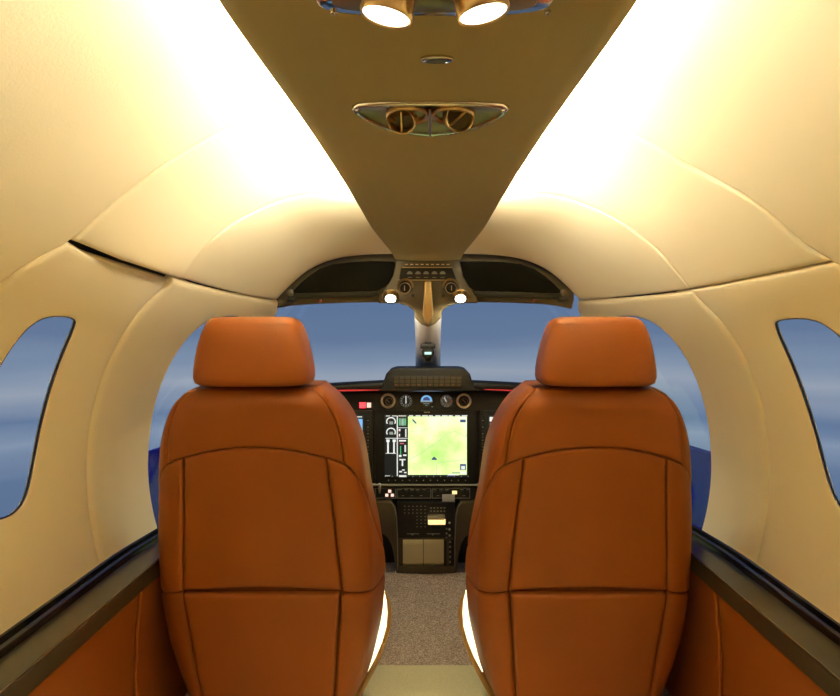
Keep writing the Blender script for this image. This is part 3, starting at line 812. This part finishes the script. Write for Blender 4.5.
# displays
def display(x0, y0, x1, y1, name, screen, lab):
    v, f = pxbox(x0, y0, x1, y1, D0-.014, .014, .003); d = obj(name, v, f, M['blackp'], ip); d['label'] = lab
    return d
E0 = D0-.0155
def mk(parent, name, m, *rects, D=E0-.0008, t=.0006):
    return each(name, M[m], parent, [pxbox(a, b, c, d, D, t) for a, b, c, d in rects])
mfd = display(375, 410.5, 477, 484, 'centre_display', None, 'display with bright yellow-green moving map')
v, f = pxbox(384.5, 414.8, 467.6, 477, E0, .002); obj('screen', v, f, M['sblack'], mfd, smooth=False)
v, f = pxbox(408, 416.5, 466.8, 474.8, E0-.0004, .001); obj('map_area', v, f, M['map'], mfd, smooth=False)
DD = E0-.0012
mk(mfd, 'screen_frame', 'swhite', (396.8, 416, 397.8, 476), (385.5, 438, 407.5, 438.6), (397.5, 427.5, 407.5, 428), (385, 475.6, 390, 476.1), (399, 475.2, 406.5, 477), D=DD)
mk(mfd, 'top_box', 'swhite', *[(409+i*6.6, 415.3, 413+i*6.6+(i % 3)*.8, 416.2) for i in range(9)], (386, 415.6, 390, 416.3), (392, 415.6, 397, 416.3), (398.5, 415.6, 406, 416.3), D=DD)
mk(mfd, 'green_bar', 'sgreen', (399, 418.5, 400.2, 425.5), (401.8, 418.5, 403, 425.5), (404.8, 418.5, 406, 425.5), (400.2, 446, 401, 455), D=DD)
mk(mfd, 'white_bar', 'swhite', (400.8, 418.5, 401.2, 425.5), (403.6, 418.5, 404.2, 425.5), (405.2, 429, 406.4, 437), (398.6, 429, 400.4, 431), (398.8, 434, 400, 437), (402, 419, 402.4, 425.6), (387.2, 441, 388.8, 453), (393.2, 441, 394.8, 453), (385.6, 453, 396, 453.6), (386.3, 439.5, 389.6, 442), (392.6, 439.5, 395.8, 442), (399, 440, 406, 441.5), (404.5, 445, 406, 452), (398.8, 455, 401.5, 457), (403, 454.5, 406.5, 456), (399.4, 459, 405.6, 460.3), (401.7, 460, 403.2, 466), (399.2, 471, 402, 472.4), (402, 469.5, 404.6, 470.6), (404, 472, 406.6, 473.2), D=DD)
mk(mfd, 'red_bar', 'sred', (399.2, 430.5, 400.2, 431.6), (398.8, 436, 400, 437), (400, 443, 404, 444), D=DD)
for cx_, cy_ in ((391, 421.6), (391, 432.2)):
    pth = [P(cx_+4.4*math.cos(math.radians(q)), cy_-4.4*math.sin(math.radians(q))*.92, DD) for q in range(-30, 211, 12)]
    v, f = tube(pth, .0022, 5); obj('engine_dial', v, f, M['swhite'], mfd)
mk(mfd, 'dial_value', 'sgrey', (389.4, 421.5, 393, 424.4), (389.4, 431.8, 393, 434.6), D=DD)
def pl(pts, r, m, name, parent=mfd): 
    v, f = tube([P(a, b, DD+.0004) for a, b in pts], r, 5); return obj(name, v, f, M[m], parent)
pl([(408.5, 460), (418, 455), (430, 447), (440, 440), (447, 434), (455, 431), (466, 437), (466.8, 434)], .0009, 'sroad', 'map_route')
pl([(436.6, 474.6), (436.8, 464), (437.5, 462.6), (452, 461), (466, 459.5)], .0009, 'sroad', 'map_border')
pl([(409, 432), (425, 430), (438, 424), (447, 418)], .0006, 'sroad', 'map_route')
v, f = prism([P(a, b, DD) for a, b in ((434, 456.5), (437, 459), (436.5, 460), (431.5, 460), (432, 458.5))], (0, .0006, 0)); obj('aircraft_symbol', v, f, M['snavy'], mfd, smooth=False)
v, f = prism([P(a, b, DD) for a, b in ((412.3, 418.6), (414, 420), (416.8, 423.2), (415.6, 423.8), (412.6, 420.8))], (0, .0006, 0)); obj('wind_arrow', v, f, M['snavy'], mfd, smooth=False)
mk(mfd, 'corner_box', 'snavy', (460, 419.6, 465.8, 422.4), (460, 464, 466, 470), (452, 472.5, 460, 473.3), (447, 474.8, 453, 476.4), D=DD)
mk(mfd, 'corner_mark', 'swhite', (460.5, 417, 465.8, 419.2), (461.2, 466, 465, 469.4), (460.5, 471.5, 466.5, 473.8), (448, 474.2, 459, 475.3), D=DD-.0004)
mk(mfd, 'softkey_tick', 'sgrey', *[(385+i*6.9, 475.7, 385.6+i*6.9, 477) for i in range(13)], D=DD)
for i in range(12):
    v, f = lathe(P(388.5+i*7, 480.4, E0), (0, 1, 0), [(.0016, -.0015), (.0022, 0), (.0022, .002)], 8); obj('softkey', v, f, M['grey'], mfd)
mk(mfd, 'maker_mark', 'ringcream', *[(424+i*1.25, 411.8, 424.8+i*1.25, 412.7) for i in range(5)], D=E0)
pfl = display(278, 410.5, 372.5, 484, 'pilot_display', None, 'left flight display, blue sky half showing')
mk(pfl, 'screen', 'sblack', (286, 415, 363.8, 477), D=E0-.0004, t=.001)
mk(pfl, 'sky_area', 'sblue', (298, 419, 362.5, 436), D=DD)
mk(pfl, 'top_box', 'swhite', (352, 416.4, 355, 417.3), (357, 416.4, 362, 417.3), D=DD)
mk(pfl, 'ground_area', 'sblack', (298, 436, 362.5, 472), D=DD)
pfr = display(480, 410.5, 574, 484, 'copilot_display', None, 'right flight display')
mk(pfr, 'screen', 'sblack', (488.6, 415, 566, 477), D=E0-.0004, t=.001)
mk(pfr, 'white_box', 'swhite', (489.6, 417, 494, 421.5), (490, 423.5, 493, 427.5), D=DD)
mk(pfr, 'screen_sky', 'sblue', (496, 419, 560, 436), D=DD)
for pr, xs in ((pfl, (366.5, 370.4)), (pfr, (483,))):
    for x in xs[:1]:
        for j in range(10):
            v, f = lathe(P(x+(1.5 if pr is pfl else 0), 417+j*6.6, E0), (0, 1, 0), [(.0030, -.003), (.0042, -.001), (.0045, .002)], 12); obj('knob' if j % 3 == 0 else 'key', v, f, M['black'], pr)
            mk(pr, 'key_mark', 'grey', (x+(.8 if pr is pfl else -1), 420.2+j*6.6, x+(2.2 if pr is pfl else .6), 420.7+j*6.6), D=E0)
mk(ip, 'master_warning_light', 'red', (359.5, 402.5, 365.5, 408), D=D0-.005, t=.004)
mk(ip, 'master_caution_light', 'rose', (366.8, 402.8, 371, 407.6), D=D0-.005, t=.004)
# lower switch strip
v, f = pxbox(300, 484.6, 560, 486, D0-.02, .02, .001); obj('divider_strip', v, f, M['grey'], ip)
v, f = pxbox(330, 487, 520, 499, D0-.012, .012, .002); st = obj('switch_strip', v, f, M['black'], ip)
Ds_ = D0-.0135
fr = []
for a, b in ((375, 396), (397, 431), (432, 470)):
    fr += [(a, 488, b, 488.4), (a, 498, b, 498.4), (a, 488, a+.4, 498.4), (b-.4, 488, b, 498.4)]
mk(st, 'switch_frame', 'grey', *fr, D=Ds_+.0008)
v, f = tube([P(379.6, 484, Ds_-.02), P(379.6, 490, Ds_-.006), P(379.6, 493, Ds_)], [.0055, .0045, .003], 10); obj('gear_lever', v, f, M['greyplate'], st)
for a, b in ((389.7, 491.3), (386.8, 495.3), (392.4, 495.3)):
    v, f = pxbox(a-1.5, b-1.4, a+1.5, b+1.4, Ds_-.002, .003, .0005); obj('gear_light', v, f, M['rose'], st)
v, f = pxbox(452.2, 491, 457, 494.2, Ds_-.002, .003, .0005); obj('amber_light', v, f, M['amber'], st)
for i, x in enumerate((400, 406, 412, 418, 424, 429, 435, 441, 447, 462, 468)):
    v, f = lathe(P(x, 492, Ds_), (0, 1, 0), [(.003, -.006), (.004, 0), (.0045, .002)], 10); obj('toggle_switch', v, f, M['blackp'], st)
mk(st, 'switch_caption', 'grey', *[(x-1.6, 489.5, x+1.6, 490) for x in (400, 406, 412, 418, 424, 435, 441, 447, 462, 468)], *[(x-1.2, 495.5, x+1.2, 495.9) for x in (403, 412, 421, 438, 447, 464)], D=Ds_)
v, f = pxbox(442.2, 494.8, 454.8, 501.8, Ds_-.012, .008, .001); obj('grey_cover', v, f, M['greyplate'], st)

# ------------------------------------------------------------------ pedestal
pd = empty('centre_pedestal', (P(426, 572, 2.3).x, 2.35, 0), 'black centre pedestal with keypads, levers and two steel doors between the footwells', 'pedestal')
def ps(px, py, d=0):   # the sloping pedestal face, 2.16 at the top to 2.30 at the floor
    D = 2.16+(py-500)/72*.14-d; return P(px, py, D)
def pslab(x0, y0, x1, y1, d, t, bev=0):
    q = [ps(x0, y0, d), ps(x1, y0, d), ps(x1, y1, d), ps(x0, y1, d)]; return prism(q, (0, t, 0), bev)
v, f = prism([ps(397, 502.5), ps(455, 502.5), ps(455, 570.5), ps(397, 570.5)], (0, .28, 0), .003); obj('pedestal_body', v, f, M['black'], pd)
v, f = prism([ps(398, 566, .01), ps(455, 566, .01), ps(456, 573, .01), ps(426, 574.2, .02), ps(397, 573, .01)], (0, .05, 0), .002); obj('kick_plate', v, f, M['olive'], pd)
rim = merge(pslab(399.5, 538, 453, 540, .006, .01), pslab(399.5, 567, 453, 569.5, .006, .01), pslab(399, 538, 401.5, 569, .006, .01), pslab(446.5, 538, 449, 568, .006, .01))
v, f = rim; obj('door_frame', v, f, M['olive'], pd)
for a, b in ((402.8, 423), (423.6, 443.8)):
    # bulged steel door
    vs, fs = [], []; nn = 8
    for i in range(nn+1):
        y = 539.5+26*i/nn; bu = .012*math.sin(math.pi*i/nn)**.6 if 0 < i < nn else 0
        vs += [ps(a, y, .006+bu), ps(b, y, .006+bu)]
    for i in range(nn): fs.append([2*i, 2*i+1, 2*i+3, 2*i+2])
    k = len(vs); vs += [ps(a, 539.5, 0), ps(b, 539.5, 0), ps(a, 565.5, 0), ps(b, 565.5, 0)]
    fs += [[0, k, k+1, 1], [2*nn, 2*nn+1, k+3, k+2], [k]+[2*i for i in range(nn+1)]+[k+2], [k+1, k+3]+[2*i+1 for i in range(nn, -1, -1)]]
    dr = obj('storage_door', vs, fs, M['silver'], pd, sharp=50)
# keypads
kp = merge(*[pslab(402.5+i*2.9, 519+j*2.7, 404.4+i*2.9, 520.8+j*2.7, .003, .004) for i in range(4) for j in range(4)])
fr = merge(pslab(401.5, 517.8, 414.2, 529.6, .0012, .003)); v, f = fr; k1 = obj('keypad', v, f, M['grey'], pd)
v, f = kp; obj('key_block', v, f, M['black'], k1)
dots = [pslab(404+i*4.1, 506+j*3.4, 405.4+i*4.1, 506.8+j*3.4, .003, .003) for i in range(6) for j in range(7) if not (i < 3 and j > 2)]
each('key_legend', M['grey'], pd, [*dots])
each('key_legend', M['grey'], pd, [*[pslab(430+i*3.4, 507.5+j*3.2, 431.8+i*3.4, 508.6+j*3.2, .003, .003) for i in range(5) for j in range(2)]])
each('latch_mark', M['greyplate'], pd, [pslab(407, 533.4, 419, 534.2, .002, .003), pslab(427, 533.4, 440, 534.2, .002, .003), pslab(411.5, 534, 413.4, 535.2, .002, .003), pslab(432, 534, 433.6, 535.2, .002, .003)])
# throttle block
v, f = pslab(427.5, 516.5, 445, 520.2, .035, .03, .004); th = obj('throttle_grip', v, f, M['silver'], pd)
v, f = pslab(428, 520, 445.5, 525, .030, .02, .003); obj('grip_light', v, f, M['amber'], th)
v, f = pslab(431, 524, 441, 530, .012, .02, .003); obj('lever_stem', v, f, M['blackp'], th)
for y in (523, 529.5, 535.5):
    v, f = lathe(ps(449.5, y, .008), (0, 1, 0), [(.002, -.004), (.0042, 0), (.0042, .01)], 10); obj('selector_knob', v, f, M['greyplate'], pd)
each('trim_mark', M['grey'], pd, [*[pslab(445.8, 528+i*4.5, 447.4, 530+i*4.5, .004, .004) for i in range(3)]+[pslab(449, 541+i*5, 451, 543+i*5, .004, .004) for i in range(5)]])
# cheeks
for k in (0, 1):
    mx = (lambda x: x) if k == 0 else (lambda x: 852.5-x)
    c = [(362, 502.5), (391, 502.5), (394.5, 507), (396.5, 516), (397.6, 540), (398, 574), (396.4, 574), (394, 556), (391.5, 545), (388, 538), (383, 534), (376, 532), (362, 532)]
    v, f = prism([ps(mx(a), b, .004) for a, b in c], (0, .10, 0), .002); obj('cheek_panel', v, f, M['olive'], pd, sharp=50)
    v, f = tube([ps(mx(a), b, .006) for a, b in c[1:6]], .0022, 6); obj('cheek_edge', v, f, M['grey'], pd)
v, f = box((-.5, 2.40, 0), (.5, 2.42, .45)); o = obj('trim_3', v, f, M['black'], smooth=False); o['kind'] = 'structure'

# ------------------------------------------------------------------ ceiling fittings
def cpt(px, py, drop=0):
    """point where a direction meets the ceiling panel"""
    lo, hi = .3, 1.84
    for _ in range(50):
        D = (lo+hi)/2
        if (CY-py)/FP*D > cph(D): hi = D
        else: lo = D
    return Vector(((px-CX)/FP*D, D, CZ+cph(D)-drop))
# reading lights
rl = empty('reading_light_unit', cpt(434, -4), 'chrome ceiling plate with two lit round reading lights, nearest overhead', 'light')
c0 = cpt(434.5, -6)
pl_ = []
for k in range(40):
    q = 2*math.pi*k/40; x = .127*math.copysign(abs(math.cos(q))**.6, math.cos(q)); y = .034*math.copysign(abs(math.sin(q))**.6, math.sin(q))
    pl_.append(Vector((c0.x+x, c0.y+y, c0.z-.007)))
v, f = prism(pl_, (0, 0, .0085), .004, 3); obj('chrome_plate', v, f, M['chrome'], rl, sharp=60)
inn = [Vector((c0.x+(p.x-c0.x)*.86, c0.y+(p.y-c0.y)*.7, p.z-.0006)) for p in pl_]
v, f = prism(inn, (0, 0, .004), .001); obj('recess', v, f, M['bowl'], rl)
for px, py, s in ((386, 17, -1), (483.5, 14.5, 1)):
    ce = P(px, py, .60); ax = Vector((s*-.20, -.10, -1)).normalized() if s < 0 else Vector((-.26*-1*-1, -.08, -1)).normalized()
    ax = Vector((.22*s*1.0*-1*-1, -.10, -1)).normalized()
    ax = Vector((-s*-.0 + (-.20 if s < 0 else .20), .10, -1)).normalized()
    v, f = lathe(ce, -ax, [(.0238, 0), (.0258, -.001), (.0272, .003), (.0262, .012), (.0268, .030), (.020, .040)], 40, cap=False); lp = obj('lamp_barrel', v, f, M['brass'], rl)
    v, f = lathe(ce, -ax, [(.0238, .0008), (.0238, .003)], 40); o = obj('lens', v, f, M['lamp'], lp)
    ld = bpy.data.lights.new('reading_beam', 'SPOT'); ld.energy = LAMP_W; ld.color = (1, .86, .55); ld.spot_size = math.radians(76); ld.spot_blend = .25; ld.shadow_soft_size = .02
    lo_ = bpy.data.objects.new('reading_beam', ld); COL.objects.link(lo_); lo_.parent = lp; lo_.location = ce+ax*.004-worigin(lp)
    lo_.rotation_euler = Vector((0, .02, -1)).to_track_quat('-Z', 'Y').to_euler()
for px, s in ((334.5, -1), (546.5, 1)):
    p = cpt(px, 9); v, f = lathe(p+Vector((0, -.006, -.0085)), (0, 0, 1), [(.001, -.001), (.0035, .0), (.004, .003)], 14); obj('screw', v, f, M['chrome'], rl)
# small oval fitting
c1 = cpt(437, 58); sb = []
for k in range(28):
    q = 2*math.pi*k/28; sb.append(Vector((c1.x+.0215*math.cos(q), c1.y+.010*math.sin(q), c1.z-.004)))
v, f = prism(sb, (0, 0, .006), .0018, 3); ov = obj('ceiling_catch', v, f, M['chrome'], sharp=60); tag(ov, 'small oval chrome catch on the ceiling panel between reading lights and air vents', 'catch')
v, f = prism([Vector((c1.x+(p.x-c1.x)*.62, c1.y+(p.y-c1.y)*.5, p.z-.0006)) for p in sb], (0, 0, .002)); obj('recess', v, f, M['olive'], ov)
# air vent unit (crescent bowl hanging a little)
av = empty('air_vent_unit', cpt(430, 118), 'crescent chrome ceiling unit holding two round air nozzles', 'air vent')
topl = [(352, 106), (358, 103), (380, 101.5), (405, 100.8), (430, 100.5), (455, 100.8), (480, 101.5), (503, 103), (509, 106)]
botl = [(505, 111), (495, 118), (480, 125), (462, 130), (445, 132.5), (430, 134.5), (415, 132.5), (398, 130), (380, 125), (366, 118), (356, 111)]
loop = [cpt(a, b, .003) for a, b in topl+botl]
cen = sum(loop, Vector())/len(loop)
def ringf(loop, fac, dz): return [Vector((cen.x+(p.x-cen.x)*fac[0], cen.y+(p.y-cen.y)*fac[1], p.z+dz)) for p in loop]
def loft(rings, capend=True):
    n = len(rings[0]); vs = [p for r in rings for p in r]; fs = []
    for i in range(len(rings)-1):
        for k in range(n): fs.append([i*n+k, i*n+(k+1) % n, (i+1)*n+(k+1) % n, (i+1)*n+k])
    if capend: fs.append([(len(rings)-1)*n+k for k in range(n)])
    return vs, fs
v, f = loft([ringf(loop, (1, 1), .004), ringf(loop, (1, 1), -.001), ringf(loop, (.99, .97), -.003), ringf(loop, (.96, .88), -.003), ringf(loop, (.94, .80), -.001)], False)
obj('chrome_bezel', v, f, M['chrome'], av, sharp=60)
v, f = loft([ringf(loop, (.945, .82), -.0015), ringf(loop, (.90, .72), .0005), ringf(loop, (.6, .4), .001)], True)
obj('bowl', v, f, M['bowl'], av, sharp=60)
v, f = tube([cpt(430, y, .010) for y in (104, 114, 124, 131)], [.002, .003, .003, .002], 8); obj('centre_rib', v, f, M['brass'], av)
for px, s in ((404, -1), (456, 1)):
    ce = cpt(px+(-3 if s < 0 else 4), 114 if s < 0 else 110, .012)
    ax = Vector((s*.10, -.45, -.55)).normalized() if s < 0 else Vector((.15, -.75, -.45)).normalized()
    sk = cpt(px-s*4, 112, .006)
    v, f = lathe(sk, (0, 0, -1), [(.035, -.004), (.0355, 0), (.033, .003), (.028, .0005), (.0275, -.003)], 32, cap=False); nz_ = obj('nozzle_socket', v, f, M['brass'], av)
    v, f = lathe(ce, -ax, [(.0205, .012), (.0205, .0), (.0228, -.0015), (.0242, .002), (.0230, .008), (.0255, .016), (.0230, .024)], 36, cap=False); b_ = obj('nozzle', v, f, M['brass'], nz_)
    v, f = lathe(ce, -ax, [(.0206, .010), (.0206, .013)], 24); obj('nozzle_throat', v, f, M['olive'], b_)
    a1 = ax.cross(Vector((1, 0, 0))).normalized()
    if s > 0: a1 = (a1+Vector((1, 0, 0))*1.2).normalized()
    v, f = tube([ce+a1*.020-ax*.004, ce-ax*.003, ce-a1*.020-ax*.004], .0020, 6); obj('vane', v, f, M['brass'], b_)
    p = cpt(430+s*73, 106.5, .007); v, f = lathe(p, (0, 0, 1), [(.001, -.002), (.003, -.001), (.0035, .002)], 12); obj('screw', v, f, M['chrome'], av)
